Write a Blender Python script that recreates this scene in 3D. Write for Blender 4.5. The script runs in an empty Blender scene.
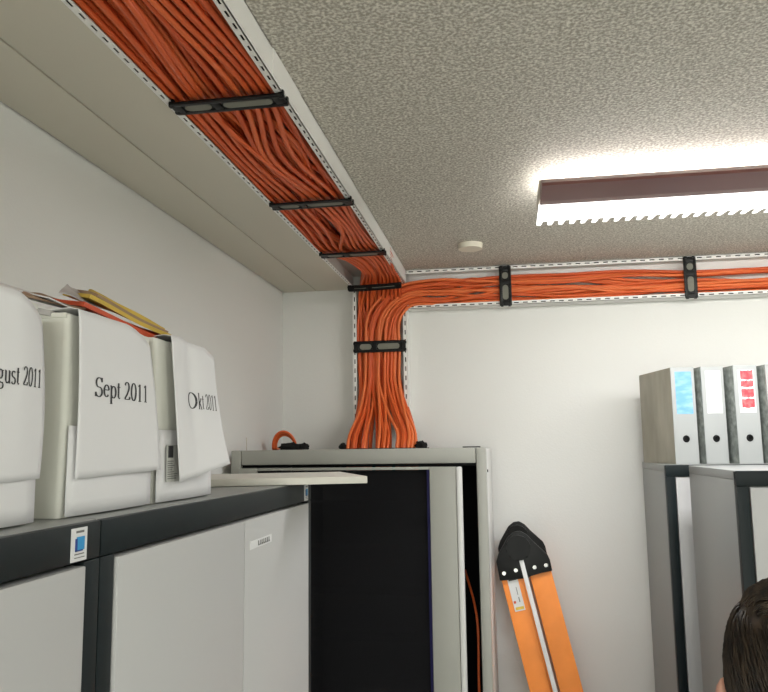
import bpy, bmesh, math, random
from math import sin, cos, pi, radians, sqrt
from mathutils import Vector, Matrix, Euler

random.seed(11)
S = bpy.context.scene
COL = S.collection
EYE = 2.015                      # camera height
SOF = 2.654                      # underside of the lowered strip and cable trays
CEIL = 2.710                     # ceiling
BACK = 3.003                     # back wall
LEFT = -0.906                    # left wall

# ------------------------------------------------------------------ materials
def nodes_mat(name, color, rough=.5, metal=0., spec=.5):
    m = bpy.data.materials.new(name); m.use_nodes = True
    b = m.node_tree.nodes['Principled BSDF']
    b.inputs['Base Color'].default_value = (*color, 1)
    b.inputs['Roughness'].default_value = rough
    b.inputs['Metallic'].default_value = metal
    b.inputs['Specular IOR Level'].default_value = spec
    return m, m.node_tree, b

def add_bump(nt, b, scale, strength, dist=.002, detail=3, kind='noise'):
    tc = nt.nodes.new('ShaderNodeTexCoord')
    n = nt.nodes.new('ShaderNodeTexNoise' if kind == 'noise' else 'ShaderNodeTexVoronoi')
    n.inputs['Scale'].default_value = scale
    if kind == 'noise': n.inputs['Detail'].default_value = detail
    nt.links.new(tc.outputs['Object'], n.inputs['Vector'])
    bp = nt.nodes.new('ShaderNodeBump')
    bp.inputs['Strength'].default_value = strength
    bp.inputs['Distance'].default_value = dist
    nt.links.new(n.outputs[0], bp.inputs['Height'])
    nt.links.new(bp.outputs[0], b.inputs['Normal'])
    return n

def vary(nt, b, c1, c2, scale, lo=.35, hi=.65, detail=3, vec_scale=(1, 1, 1)):
    tc = nt.nodes.new('ShaderNodeTexCoord')
    mp = nt.nodes.new('ShaderNodeMapping'); mp.inputs['Scale'].default_value = vec_scale
    nt.links.new(tc.outputs['Object'], mp.inputs['Vector'])
    n = nt.nodes.new('ShaderNodeTexNoise'); n.inputs['Scale'].default_value = scale
    n.inputs['Detail'].default_value = detail
    nt.links.new(mp.outputs[0], n.inputs['Vector'])
    r = nt.nodes.new('ShaderNodeValToRGB')
    r.color_ramp.elements[0].position = lo; r.color_ramp.elements[0].color = (*c1, 1)
    r.color_ramp.elements[1].position = hi; r.color_ramp.elements[1].color = (*c2, 1)
    nt.links.new(n.outputs[0], r.inputs[0]); nt.links.new(r.outputs[0], b.inputs['Base Color'])
    return r

def simple(name, color, rough=.5, metal=0., spec=.4, bump=None, var=None):
    m, nt, b = nodes_mat(name, color, rough, metal, spec)
    if bump: add_bump(nt, b, *bump)
    if var:
        s, a = var
        vary(nt, b, tuple(c * (1 - a) for c in color), tuple(min(1, c * (1 + a)) for c in color), s)
    return m

M = {}
M['wall'] = simple('wall_paint', (.755, .758, .732), .85, bump=(170, .3, .0015))
M['soffit'] = simple('soffit_board', (.66, .625, .53), .7, bump=(60, .05, .001))
M['joint'] = simple('joint_dark', (.18, .155, .12), .9, bump=(60, .05))
M['tray'] = simple('tray_white_metal', (.88, .87, .84), .4, bump=(40, .03))
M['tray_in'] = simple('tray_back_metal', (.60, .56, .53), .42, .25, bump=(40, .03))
# ceiling: rough sprayed plaster
m, nt, b = nodes_mat('ceiling_plaster', (.5, .47, .4), .8)
vary(nt, b, (.36, .335, .28), (.76, .73, .65), 165, .40, .66, 3)
n = add_bump(nt, b, 135, .8, .004, 4)
M['ceiling'] = m
M['floor'] = simple('floor_linoleum', (.34, .33, .31), .5, bump=(50, .05), var=(6, .1))
M['cab_body'] = simple('cabinet_grey_lacquer', (.275, .285, .275), .38, bump=(300, .06, .0005))
M['cab_frame'] = simple('cabinet_anthracite_lacquer', (.007, .012, .0135), .42, spec=.2, bump=(300, .05, .0005))
M['cab_door'] = simple('cabinet_light_door', (.455, .455, .45), .42, bump=(300, .03, .0005))
M['rack_grey'] = simple('rack_grey_lacquer', (.34, .34, .305), .45, bump=(400, .05, .0004))
M['rack_in'] = simple('rack_black_lacquer', (.003, .003, .0035), .6, 0, .15, bump=(100, .05))
M['rack_lit'] = simple('rack_grey_lit', (.62, .62, .60), .35, bump=(100, .02))  # lighter copy of the rack grey, lamplight put into the colour
M['gasket'] = simple('gasket_blue', (.006, .005, .045), .5, 0, .2, bump=(100, .02))
M['black'] = simple('black_plastic', (.005, .0055, .0055), .4, 0, .25, bump=(200, .08, .0005))
M['slot'] = simple('clip_inlay_grey', (.20, .20, .165), .6, bump=(200, .05))
M['velcro'] = simple('black_hook_fabric', (.008, .008, .008), .95, bump=(600, 1., .003))
M['paper'] = simple('white_paper', (.69, .685, .69), .75, bump=(25, .12, .002))
M['card'] = simple('white_cardboard', (.67, .67, .61), .7, bump=(45, .12, .001))
M['ink'] = simple('black_ink', (.02, .02, .022), .6, bump=(100, .02))
M['ink_soft'] = simple('grey_ink', (.16, .16, .15), .7, bump=(100, .02))
M['orange_rail'] = simple('orange_fibreglass', (.86, .265, .045), .45, bump=(120, .1, .0006), var=(10, .06))
M['rivet'] = simple('steel_rivet', (.8, .8, .78), .25, .9, bump=(100, .02))
M['spine'] = simple('file_spine_grey', (.38, .395, .39), .5, bump=(200, .04))
M['board'] = simple('shelf_board_white', (.68, .66, .60), .45, bump=(30, .05))
M['lamp_body'] = simple('lamp_body_brown', (.20, .082, .074), .42, bump=(60, .03))
M['cap'] = simple('lamp_end_cap', (.55, .5, .42), .5, bump=(60, .03))
M['sticker'] = simple('sticker_white', (.68, .68, .68), .45, bump=(60, .02))
M['blue_print'] = simple('print_blue', (.03, .27, .55), .5, bump=(60, .02))
M['navy_print'] = simple('print_navy', (.01, .04, .22), .5, bump=(60, .02))
M['grey_label'] = simple('label_grey', (.42, .42, .39), .6, bump=(60, .03))
M['puck'] = simple('puck_plastic', (.74, .70, .58), .5, bump=(60, .03))
M['white_label'] = simple('label_white', (.74, .75, .76), .55, bump=(60, .03))
M['cyan_label'] = simple('label_pale_cyan', (.42, .64, .64), .55, bump=(60, .03))
M['kraft'] = simple('envelope_brown', (.34, .23, .15), .8, bump=(60, .2), var=(20, .1))
M['grey_paper'] = simple('paper_grey', (.45, .43, .42), .8, bump=(60, .2), var=(30, .1))
M['yellow'] = simple('folder_yellow', (.62, .44, .07), .6, bump=(60, .1), var=(15, .12))
M['red'] = simple('folder_orange_red', (.62, .09, .03), .6, bump=(60, .1), var=(15, .12))
M['cloud1'] = None
def marble(name, c1, c2, sc, vs=(1, 1, 1)):
    m, nt, b = nodes_mat(name, c1, .65); vary(nt, b, c1, c2, sc, .3, .7, 6, vs); return m
M['cloud1'] = marble('file_cover_taupe', (.30, .285, .225), (.42, .40, .325), 14, (1, 1, .35))
M['cloud2'] = marble('file_cover_grey_cloud', (.14, .16, .145), (.36, .39, .365), 45)
def blotch(name, base, mark, sc, vs, lo, hi):
    m, nt, b = nodes_mat(name, base, .55); vary(nt, b, base, mark, sc, lo, hi, 4, vs); return m
M['blue_label'] = blotch('label_blue', (.16, .40, .64), (.32, .56, .72), 22, (1, 1, 3), .42, .70)
M['red_label'] = blotch('label_red', (.66, .05, .07), (.78, .22, .22), 60, (1, 1, 1), .4, .75)
M['skin'] = simple('skin', (.62, .33, .24), .5, bump=(90, .1, .001))
M['hair'] = blotch('hair_brown', (.012, .009, .007), (.075, .05, .03), 30, (6, 1.2, .8), .35, .75)
M['shirt'] = simple('shirt_blue', (.06, .09, .16), .85, bump=(300, .3))
M['trousers'] = simple('trousers_dark', (.03, .03, .035), .9, bump=(300, .3))
M['shoe'] = simple('shoe_black', (.015, .015, .015), .5, bump=(90, .1))
M['alu'] = simple('aluminium', (.6, .6, .6), .35, .8, bump=(90, .05))

m, nt, b = nodes_mat('tinted_glass', (.01, .01, .012), .06)
b.inputs['Transmission Weight'].default_value = .8
b.inputs['Base Color'].default_value = (.05, .05, .055, 1)
b.inputs['IOR'].default_value = 1.3
M['glass'] = m

def emit(name, color, strength):
    m = bpy.data.materials.new(name); m.use_nodes = True; nt = m.node_tree
    nt.nodes.remove(nt.nodes['Principled BSDF'])
    e = nt.nodes.new('ShaderNodeEmission'); e.inputs[0].default_value = (*color, 1); e.inputs[1].default_value = strength
    nt.links.new(e.outputs[0], nt.nodes['Material Output'].inputs[0]); return m
M['tube'] = emit('lamp_tube_glow', (1, .98, .94), 22)
M['wing'] = emit('lamp_diffuser_glow', (1, .98, .96), 1.6)

ORANGES = []
for k, (c, r) in enumerate([((.72, .125, .030), .42), ((.78, .155, .040), .4), ((.64, .102, .025), .45), ((.82, .190, .055), .42)]):
    m = simple('cable_sheath_orange', c, r, bump=(60, .06, .0006)); ORANGES.append(m)

# ------------------------------------------------------------------ object helpers
def link(name, me, mat=None, parent=None, loc=None, rot=None):
    o = bpy.data.objects.new(name, me); COL.objects.link(o)
    if mat is not None:
        for x in (mat if isinstance(mat, (list, tuple)) else [mat]): me.materials.append(x)
    if parent: o.parent = parent
    if loc: o.location = loc
    if rot: o.rotation_euler = rot
    return o

def tag(o, label, cat, group=None, kind=None):
    o['label'] = label; o['category'] = cat
    if group: o['group'] = group
    if kind: o['kind'] = kind
    return o

def thing(name, label, cat, loc=(0, 0, 0), rz=0, group=None):
    o = bpy.data.objects.new(name, None); COL.objects.link(o)
    o.empty_display_size = .05
    o.location = loc; o.rotation_euler = (0, 0, rz)
    return tag(o, label, cat, group)

def box_into(bm, x0, x1, y0, y1, z0, z1, bev=0., seg=2, mi=0, mat=None):
    vs = [bm.verts.new((x, y, z)) for x in (x0, x1) for y in (y0, y1) for z in (z0, z1)]
    F = [(0, 1, 3, 2), (4, 6, 7, 5), (0, 4, 5, 1), (2, 3, 7, 6), (0, 2, 6, 4), (1, 5, 7, 3)]
    fs = []
    for f in F:
        q = bm.faces.new([vs[i] for i in f]); q.material_index = mi; fs.append(q)
    if mat is not None: bmesh.ops.transform(bm, matrix=mat, verts=vs)
    if bev > 0:
        es = list({e for f in fs for e in f.edges})
        bmesh.ops.bevel(bm, geom=es, offset=bev, segments=seg, profile=.6, affect='EDGES', clamp_overlap=True)

def finish(bm, name, smooth=False, ang=40):
    bmesh.ops.recalc_face_normals(bm, faces=bm.faces[:])
    me = bpy.data.meshes.new(name); bm.to_mesh(me); bm.free()
    for p in me.polygons: p.use_smooth = True
    me.set_sharp_from_angle(angle=radians(180 if smooth else ang))
    return me

def boxes(name, lst, mat, parent=None, bev=0., loc=None, rot=None, seg=2):
    bm = bmesh.new()
    for bx in lst: box_into(bm, *bx, bev=bev, seg=seg)
    return link(name, finish(bm, name), mat, parent, loc, rot)

def cyl_into(bm, c, axis, r, h, n=24, r2=None):
    """closed cylinder centred on c along axis"""
    a = Vector(axis).normalized(); t = a.orthogonal().normalized(); u = a.cross(t)
    c = Vector(c); rings = []
    for s, rr in ((-.5, r), (.5, r if r2 is None else r2)):
        rings.append([bm.verts.new(c + a * h * s + (t * cos(2 * pi * i / n) + u * sin(2 * pi * i / n)) * rr) for i in range(n)])
    for i in range(n):
        j = (i + 1) % n
        bm.faces.new((rings[0][i], rings[0][j], rings[1][j], rings[1][i]))
    bm.faces.new(rings[0][::-1]); bm.faces.new(rings[1])

def prism(name, pts, y0, y1, mat, parent=None, bev=.0, axis='y', loc=None, rot=None):
    """extruded outline; pts are (x,z) for axis y"""
    bm = bmesh.new()
    mk = (lambda p, t: (p[0], t, p[1])) if axis == 'y' else ((lambda p, t: (p[0], p[1], t)) if axis == 'z' else (lambda p, t: (t, p[0], p[1])))
    a = [bm.verts.new(mk(p, y0)) for p in pts]; b = [bm.verts.new(mk(p, y1)) for p in pts]
    bm.faces.new(a); bm.faces.new(b[::-1])
    for i in range(len(pts)):
        j = (i + 1) % len(pts); bm.faces.new((a[i], b[i], b[j], a[j]))
    if bev: bmesh.ops.bevel(bm, geom=bm.edges[:], offset=bev, segments=2, profile=.6, affect='EDGES', clamp_overlap=True)
    return link(name, finish(bm, name), mat, parent, loc, rot)

def struct(o):
    o['kind'] = 'structure'; return o

# ------------------------------------------------------------------ room
R_, F_ = 3.2, -3.4               # right wall x, wall behind the photographer y
struct(boxes('floor', [(LEFT - .1, R_ + .1, F_ - .1, BACK + .1, -.1, 0)], M['floor']))
struct(boxes('ceiling', [(LEFT - .1, R_ + .1, F_ - .1, BACK + .1, CEIL, CEIL + .1)], M['ceiling']))
struct(boxes('wall_back', [(LEFT - .1, R_ + .1, BACK, BACK + .1, 0, CEIL)], M['wall']))
struct(boxes('wall_left', [(LEFT - .1, LEFT, F_, BACK, 0, CEIL)], M['wall']))
struct(boxes('wall_right', [(R_, R_ + .1, F_, BACK, 0, CEIL)], M['wall']))
struct(boxes('wall_front', [(LEFT, R_, F_ - .1, F_, 0, CEIL)], M['wall']))
# lowered strip along the left wall, two board courses with an open joint
XT, XR = -.600, -.386            # tray edges
struct(boxes('trim_1', [(LEFT + .005, -.7650, F_, BACK - .001, SOF, CEIL)], M['soffit'], bev=.0012))
struct(boxes('trim_2', [(-.7610, XT - .0125, F_, BACK, SOF, CEIL)], M['soffit'], bev=.0012))
struct(boxes('trim_3', [(-.7648, -.7612, F_, BACK, SOF + .030, CEIL), (LEFT, LEFT + .0048, F_, BACK, SOF + .030, CEIL)], M['joint']))
struct(boxes('baseboard_back', [(LEFT, R_, BACK - .012, BACK, 0, .06)], M['cab_body'], bev=.002))

# ------------------------------------------------------------------ perforated trays
def lip_into(bm, p0, u, w, length, width, nrm, pitch=.0335, slot=.018, sh=.0042, t=.0014):
    """perforated flange: from p0 along u (length) across w (width), thickness along nrm"""
    p0, u, w, nrm = map(Vector, (p0, u, w, nrm))
    n = int(length / pitch)
    pitch = length / n; a0 = (pitch - slot) / 2
    ys = [0, width / 2 - sh / 2, width / 2 + sh / 2, width]
    def V(a, b_, c): return bm.verts.new(p0 + u * a + w * b_ + nrm * c)
    xs = [0.]
    for i in range(n): xs += [i * pitch + a0, i * pitch + a0 + slot]
    xs.append(length)
    top = [[V(x, y, 0) for y in ys] for x in xs]; bot = [[V(x, y, t) for y in ys] for x in xs]
    for i in range(len(xs) - 1):
        hole = i % 2 == 1
        for j in range(3):
            if hole and j == 1: continue
            bm.faces.new((top[i][j], top[i + 1][j], top[i + 1][j + 1], top[i][j + 1]))
            bm.faces.new((bot[i][j], bot[i][j + 1], bot[i + 1][j + 1], bot[i + 1][j]))
        if hole:
            bm.faces.new((top[i][1], bot[i][1], bot[i + 1][1], top[i + 1][1]))
            bm.faces.new((top[i][2], top[i + 1][2], bot[i + 1][2], bot[i][2]))
            bm.faces.new((top[i][1], top[i][2], bot[i][2], bot[i][1]))
            bm.faces.new((top[i + 1][1], bot[i + 1][1], bot[i + 1][2], top[i + 1][2]))
    for j in (0, 3):
        for i in range(len(xs) - 1): bm.faces.new((top[i][j], top[i + 1][j], bot[i + 1][j], bot[i][j]))

LIP = .014
# ceiling tray (opens downward)
t = thing('cable_tray', 'white metal cable tray with slotted edges running along the ceiling beside the lowered strip', 'cable tray', (XT, F_, SOF), 0)
t0 = Vector(t.location)
def tray_part(name, lst, mat, par, org, lips=()):
    bm = bmesh.new()
    for bx in lst: box_into(bm, *bx)
    for l in lips: lip_into(bm, *l)
    bmesh.ops.translate(bm, verts=bm.verts, vec=-org)
    return link(name, finish(bm, name), mat, par)
YE = BACK - .063                 # where the wall trays' face is
tray_part('back_plate', [(XT - .0105, XR, F_, BACK, CEIL - .003, CEIL - .0005)], M['tray_in'], t, t0)
tray_part('side_wall', [(XT - .012, XT - .0108, F_, BACK, SOF + .0015, CEIL)], M['tray'], t, t0)
tray_part('side_wall', [(XR - .002, XR, F_, BACK - .063, SOF, CEIL - .001)], M['tray'], t, t0)
tray_part('slotted_edge', [], M['tray'], t, t0, [((XT - .012, F_, SOF), (0, 1, 0), (1, 0, 0), YE - F_, LIP, (0, 0, 1))])
tray_part('slotted_edge', [], M['tray'], t, t0, [((XR, F_, SOF), (0, 1, 0), (-1, 0, 0), YE - F_, LIP, (0, 0, 1))])
tray_part('slot_shade', [(XT - .009, XT + LIP - .015, F_, YE, SOF + .0018, SOF + .0026), (XR - LIP + .003, XR - .003, F_, YE, SOF + .0018, SOF + .0026)], M['rack_in'], t, t0)  # added black strips behind the slots, standing in for shade inside the tray
for yj in (1.30, -.7):           # cover splice on the outer side
    tray_part('splice_plate', [(XR, XR + .0015, yj - .09, yj + .09, SOF + .004, CEIL - .002)], M['tray'], t, t0)

# vertical tray on the back wall down to the rack
ZB = 2.553                       # underside of the horizontal wall tray
t = thing('cable_tray', 'white metal cable tray with slotted edges running down the back wall to the rack', 'cable tray', (XT, BACK, 2.08), 0)
t0 = Vector(t.location); Z0 = 2.085
tray_part('back_plate', [(XT, XR, BACK - .003, BACK - .0005, Z0, SOF)], M['tray_in'], t, t0)
tray_part('side_wall', [(XT - .002, XT, YE, BACK - .001, Z0, SOF)], M['tray'], t, t0)
tray_part('side_wall', [(XR, XR + .002, YE, BACK - .001, Z0, ZB)], M['tray'], t, t0)
tray_part('slotted_edge', [], M['tray'], t, t0, [((XT - .001, YE, Z0), (0, 0, 1), (1, 0, 0), SOF - Z0, .015, (0, 1, 0))])
tray_part('slotted_edge', [], M['tray'], t, t0, [((XR + .001, YE, Z0), (0, 0, 1), (-1, 0, 0), ZB - Z0 - .002, .015, (0, 1, 0))])
tray_part('slot_shade', [(XT + .002, XT + .011, YE + .0018, YE + .0026, Z0, SOF), (XR - .011, XR - .002, YE + .0018, YE + .0026, Z0, ZB)], M['rack_in'], t, t0)  # added black strips again in place of shade behind the slots
# horizontal tray on the back wall
XE = R_
t = thing('cable_tray', 'white metal cable tray with slotted edges running right along the top of the back wall', 'cable tray', (XR, BACK, ZB), 0)
t0 = Vector(t.location)
tray_part('back_plate', [(XR + .003, XE, BACK - .003, BACK - .0005, ZB, CEIL)], M['tray'], t, t0)
tray_part('side_wall', [(XR + .003, XE, YE, BACK - .003, ZB, ZB + .002)], M['tray'], t, t0)
tray_part('side_wall', [(XR + .003, XE, YE, BACK - .003, CEIL - .0035, CEIL - .0015)], M['tray'], t, t0)
tray_part('slotted_edge', [], M['tray'], t, t0, [((XR + .003, YE, CEIL - .001), (1, 0, 0), (0, 0, -1), XE - XR - .003, .016, (0, 1, 0))])
tray_part('slotted_edge', [], M['tray'], t, t0, [((XR + .003, YE, ZB), (1, 0, 0), (0, 0, 1), XE - XR - .003, .015, (0, 1, 0))])

tray_part('slot_shade', [(XR + .006, XE, YE + .0018, YE + .0026, CEIL - .014, CEIL - .004), (XR + .006, XE, YE + .0018, YE + .0026, ZB + .003, ZB + .012)], M['rack_in'], t, t0)  # added black strips that paint the slots' inner shade
# ------------------------------------------------------------------ tray clips (local: long axis x, faces +z)
def clip(label, mat4, L=.216, wd=.046, bow=0.):
    root = thing('cable_clip', label, 'cable clip', group='black clips across the cable trays')
    def bowed(bm):
        if bow:
            for v in bm.verts: v.co.z += -bow * (1 - (2 * v.co.x / L) ** 2)
    bm = bmesh.new(); h = .0065; e = wd / 2; s = .27   # split position of the bridge
    box_into(bm, -L / 2, L / 2, -e, -e + .011, 0, h, .0025)
    box_into(bm, -L / 2, L / 2, e - .011, e, 0, h, .0025)
    xb = -L / 2 + L * .40
    for a, c in ((-L / 2, -L / 2 + .020), (xb - .008, xb + .008), (L / 2 - .020, L / 2)):
        box_into(bm, a, c, -e + .003, e - .003, 0, h * .9, .002)
    for sx in (-1, 1):           # corner hooks that grip the slots
        for sy in (-1, 1):
            box_into(bm, sx * (L / 2 - .003) - .005, sx * (L / 2 - .003) + .005, sy * (e - .009) - .005, sy * (e - .009) + .005, -.008, h + .0005, .002)
    box_into(bm, -L / 2 + .003, L / 2 - .003, -e + .004, e - .004, 0, .003)
    if bow: bmesh.ops.subdivide_edges(bm, edges=[x for x in bm.edges if abs(x.verts[0].co.x - x.verts[1].co.x) > .05], cuts=12)
    bowed(bm)
    link('clip_frame', finish(bm, 'clip_frame'), M['black'], root)
    for a, c in ((-L / 2 + .024, xb - .012), (xb + .012, L / 2 - .024)):
        bm = bmesh.new(); n = 8; rr = (wd - .024) / 2; out = []
        for i in range(n + 1):
            th = pi / 2 + pi * i / n; out.append((a + rr + rr * cos(th), rr * sin(th)))
        for i in range(n + 1):
            th = -pi / 2 + pi * i / n; out.append((c - rr + rr * cos(th), rr * sin(th)))
        lo = [bm.verts.new((x, y, .0025)) for x, y in out]; hi = [bm.verts.new((x, y, .0055)) for x, y in out]
        bm.faces.new(hi); bm.faces.new(lo[::-1])
        for i in range(len(out)):
            j = (i + 1) % len(out); bm.faces.new((lo[i], lo[j], hi[j], hi[i]))
        bowed(bm)
        o = link('slot_inlay', finish(bm, 'slot_inlay'), M['slot'], root); o['label'] = 'grey-green inlay'
    root.matrix_world = mat4
    return root

def frame(o, x, z):
    x = Vector(x).normalized(); z = Vector(z).normalized(); y = z.cross(x)
    return Matrix(((x.x, y.x, z.x, o[0]), (x.y, y.y, z.y, o[1]), (x.z, y.z, z.z, o[2]), (0, 0, 0, 1)))
xm = (XT + XR) / 2
clip('black clip across the ceiling cable tray, the one nearest the camera', frame((xm, 1.284, SOF - .003), (1, 0, 0), (0, 0, -1)))
clip('black clip across the ceiling cable tray, second one from the camera', frame((xm, 1.886, SOF - .003), (1, 0, 0), (0, 0, -1)))
clip('black clip across the ceiling cable tray, last one before the corner clip', frame((xm, 2.420, SOF - .003), (1, 0, 0), (0, 0, -1)))
clip('slim curved black clip in the corner where ceiling tray meets wall tray', frame((xm - .002, 2.842, SOF - .026), (1, 0, .03), (0, -.75, -.66)), L=.205, wd=.026, bow=-.004)
clip('black clip across the vertical cable tray above the rack', frame((xm, YE - .003, 2.408), (1, 0, 0), (0, -1, 0)), L=.206)
clip('black upright clip on the wall tray, left of the two', frame((.000, YE - .003, 2.626), (0, 0, -1), (0, -1, 0)), L=.156, wd=.046)
clip('black upright clip on the wall tray, right of the two, above the grey cabinets', frame((.678, YE - .003, 2.626), (0, 0, -1), (0, -1, 0)), L=.156, wd=.046)

# ------------------------------------------------------------------ cables
def catmull(P, per):
    out = []
    n = len(P)
    for i in range(n - 1):
        p0 = P[i - 1] if i > 0 else P[0] * 2 - P[1]; p1 = P[i]; p2 = P[i + 1]
        p3 = P[i + 2] if i + 2 < n else P[n - 1] * 2 - P[n - 2]
        d0 = max((p1 - p0).length, 1e-4) ** .5; d1 = max((p2 - p1).length, 1e-4) ** .5; d2 = max((p3 - p2).length, 1e-4) ** .5
        m1 = (p1 - p0) / d0 - (p2 - p0) / (d0 + d1) + (p2 - p1) / d1
        m2 = (p2 - p1) / d1 - (p3 - p1) / (d1 + d2) + (p3 - p2) / d2
        m1 *= d1; m2 *= d1
        k = max(2, int((p2 - p1).length / per))
        for j in range(k):
            s = j / k
            out.append(p1 * (2 * s**3 - 3 * s**2 + 1) + m1 * (s**3 - 2 * s**2 + s) + p2 * (-2 * s**3 + 3 * s**2) + m2 * (s**3 - s**2))
    out.append(P[-1]); return out

def tube_mesh(name, pts, r, n=7):
    vs, fs = [], []
    t = (pts[1] - pts[0]).normalized(); u = t.orthogonal().normalized()
    for i, p in enumerate(pts):
        t2 = (pts[min(i + 1, len(pts) - 1)] - pts[max(i - 1, 0)]).normalized()
        u = (u - t2 * u.dot(t2)).normalized(); w = t2.cross(u)
        for k in range(n):
            a = 2 * pi * k / n; vs.append(p + (u * cos(a) + w * sin(a)) * r)
    for i in range(len(pts) - 1):
        for k in range(n):
            k2 = (k + 1) % n
            fs.append((i * n + k, i * n + k2, (i + 1) * n + k2, (i + 1) * n + k))
    fs.append(tuple(range(n))[::-1]); b0 = (len(pts) - 1) * n; fs.append(tuple(b0 + k for k in range(n)))
    me = bpy.data.meshes.new(name); me.from_pydata([tuple(v) for v in vs], [], fs)
    for p in me.polygons: p.use_smooth = True
    return me

CR = .0058
V3 = Vector
NC, NL = 15, 4                   # columns and layers of the ceiling bundle
XA, XB = XT + .002, XR - .010
# bottom fingers where the bundle splits above the rack (centre x, half width)
FING = [(-.567, .017), (-.524, .010), (-.463, .025), (-.376, .034)]
def finger(u):                   # u 0..1 across the bundle -> x at the rack top
    e = [.20, .33, .62, 1.0]; lo = 0
    for k, hi in enumerate(e):
        if u <= hi or k == 3:
            f = (u - lo) / (hi - lo); c, w = FING[k]; return c + (f * 2 - 1) * w
        lo = hi
rc = random.Random(5)
shift_k = {}
def coh(i, key, amp):            # slow wander shared by neighbouring cables
    g = i // 4
    if (g, key) not in shift_k: shift_k[(g, key)] = rc.uniform(-amp, amp)
    return shift_k[(g, key)]
COUNT = (14, 14, 14, 11)
ids = [(c, l) for l in range(NL) for c in range(COUNT[l])]
YK = [-1.9, -1.1, -.4, .15, .55, .93, 1.284, 1.58, 1.886, 2.15, 2.420]
clipY = (1.284, 1.886, 2.420)
bend = {(l, yk): (rc.uniform(-.17, .17), rc.uniform(-.09, .09), rc.uniform(-.05, .05)) for l in range(NL) for yk in YK}
for c, l in ids:
    P = []; n_ = COUNT[l] - 1; cur = c / n_
    free = rc.random() < .20         # a few cables cross over their neighbours
    for yk in YK:
        at = yk in clipY
        if free: cur = max(.04, min(.96, cur + rc.uniform(-.28, .28)))
        b1, b2, b3 = bend[(l, yk)]
        k_ = .4 if at else 1.
        u = cur + k_ * (b1 * sin(pi * cur) + b2 * sin(2 * pi * cur) + b3 * sin(3 * pi * cur)) + rc.uniform(-.010, .010)
        u = max(0, min(1, u))
        x = XA + (XB - XA - (.010 if at else .024)) * u
        z = CEIL - .0105 - l * .0118 + rc.uniform(-.0012, .0012) - (.006 * sin(pi * u) if (l == 3 and not at) else 0) - (.004 if free and not at else 0)
        if u < .15 or u > .85 or at: z = max(z, SOF + .0085)
        P.append(V3((x, yk, z)))
    perm = cur * (NC - 1)
    u = (perm / (NC - 1))
    # corner: bundle is pulled to the right and drops onto the wall
    dr = (NL - 1 - l)            # layer nearest the viewer stays in front
    P.append(V3((-.553 + .150 * u + .012, 2.54, CEIL - .014 - l * .011)))
    P.append(V3((-.510 + .112 * u + rc.uniform(-.004, .004), 2.69, CEIL - .020 - l * .013)))
    P.append(V3((-.540 + .140 * u, 2.84, CEIL - .022 - l * .0115)))
    yw = 2.988 - .0105 * l
    uu = max(0, min(1, u + rc.uniform(-.16, .16)))
    P.append(V3((-.570 + .160 * u, yw - .030, 2.640 - .009 * l)))
    P.append(V3((-.580 + .165 * (u * .6 + uu * .4) + rc.uniform(-.006, .006), yw - .004, 2.56)))
    P.append(V3((-.580 + .160 * uu + rc.uniform(-.006, .006), yw, 2.48)))
    P.append(V3((-.582 + .148 * uu, yw, 2.408)))
    P.append(V3((-.582 + .158 * uu + rc.uniform(-.006, .006), yw, 2.33)))
    uf = max(0, min(1, uu + rc.uniform(-.16, .16))); fx = finger(uf)
    P.append(V3((-.580 + .165 * uu * .5 + .165 * uf * .5 + rc.uniform(-.004, .004), yw - .016, 2.24)))
    P.append(V3((fx * .45 + (-.582 + .175 * uf) * .55, yw - .06, 2.14)))
    yb = 2.80 + .011 * (l - 1.5) * -1 + rc.uniform(-.006, .006)
    P.append(V3((fx * .93 + (-.582 + .175 * uf) * .07, yb + .03, 2.055)))
    P.append(V3((fx + .002, yb, 2.018)))
    P.append(V3((fx + .002, yb - .004, 1.93)))
    o = link('network_cable', tube_mesh('network_cable', catmull(P, .035), CR), rc.choice(ORANGES))
    tag(o, 'orange network cable running along the ceiling tray and down the wall into the rack', 'cable', 'orange cables in the ceiling tray')

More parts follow.
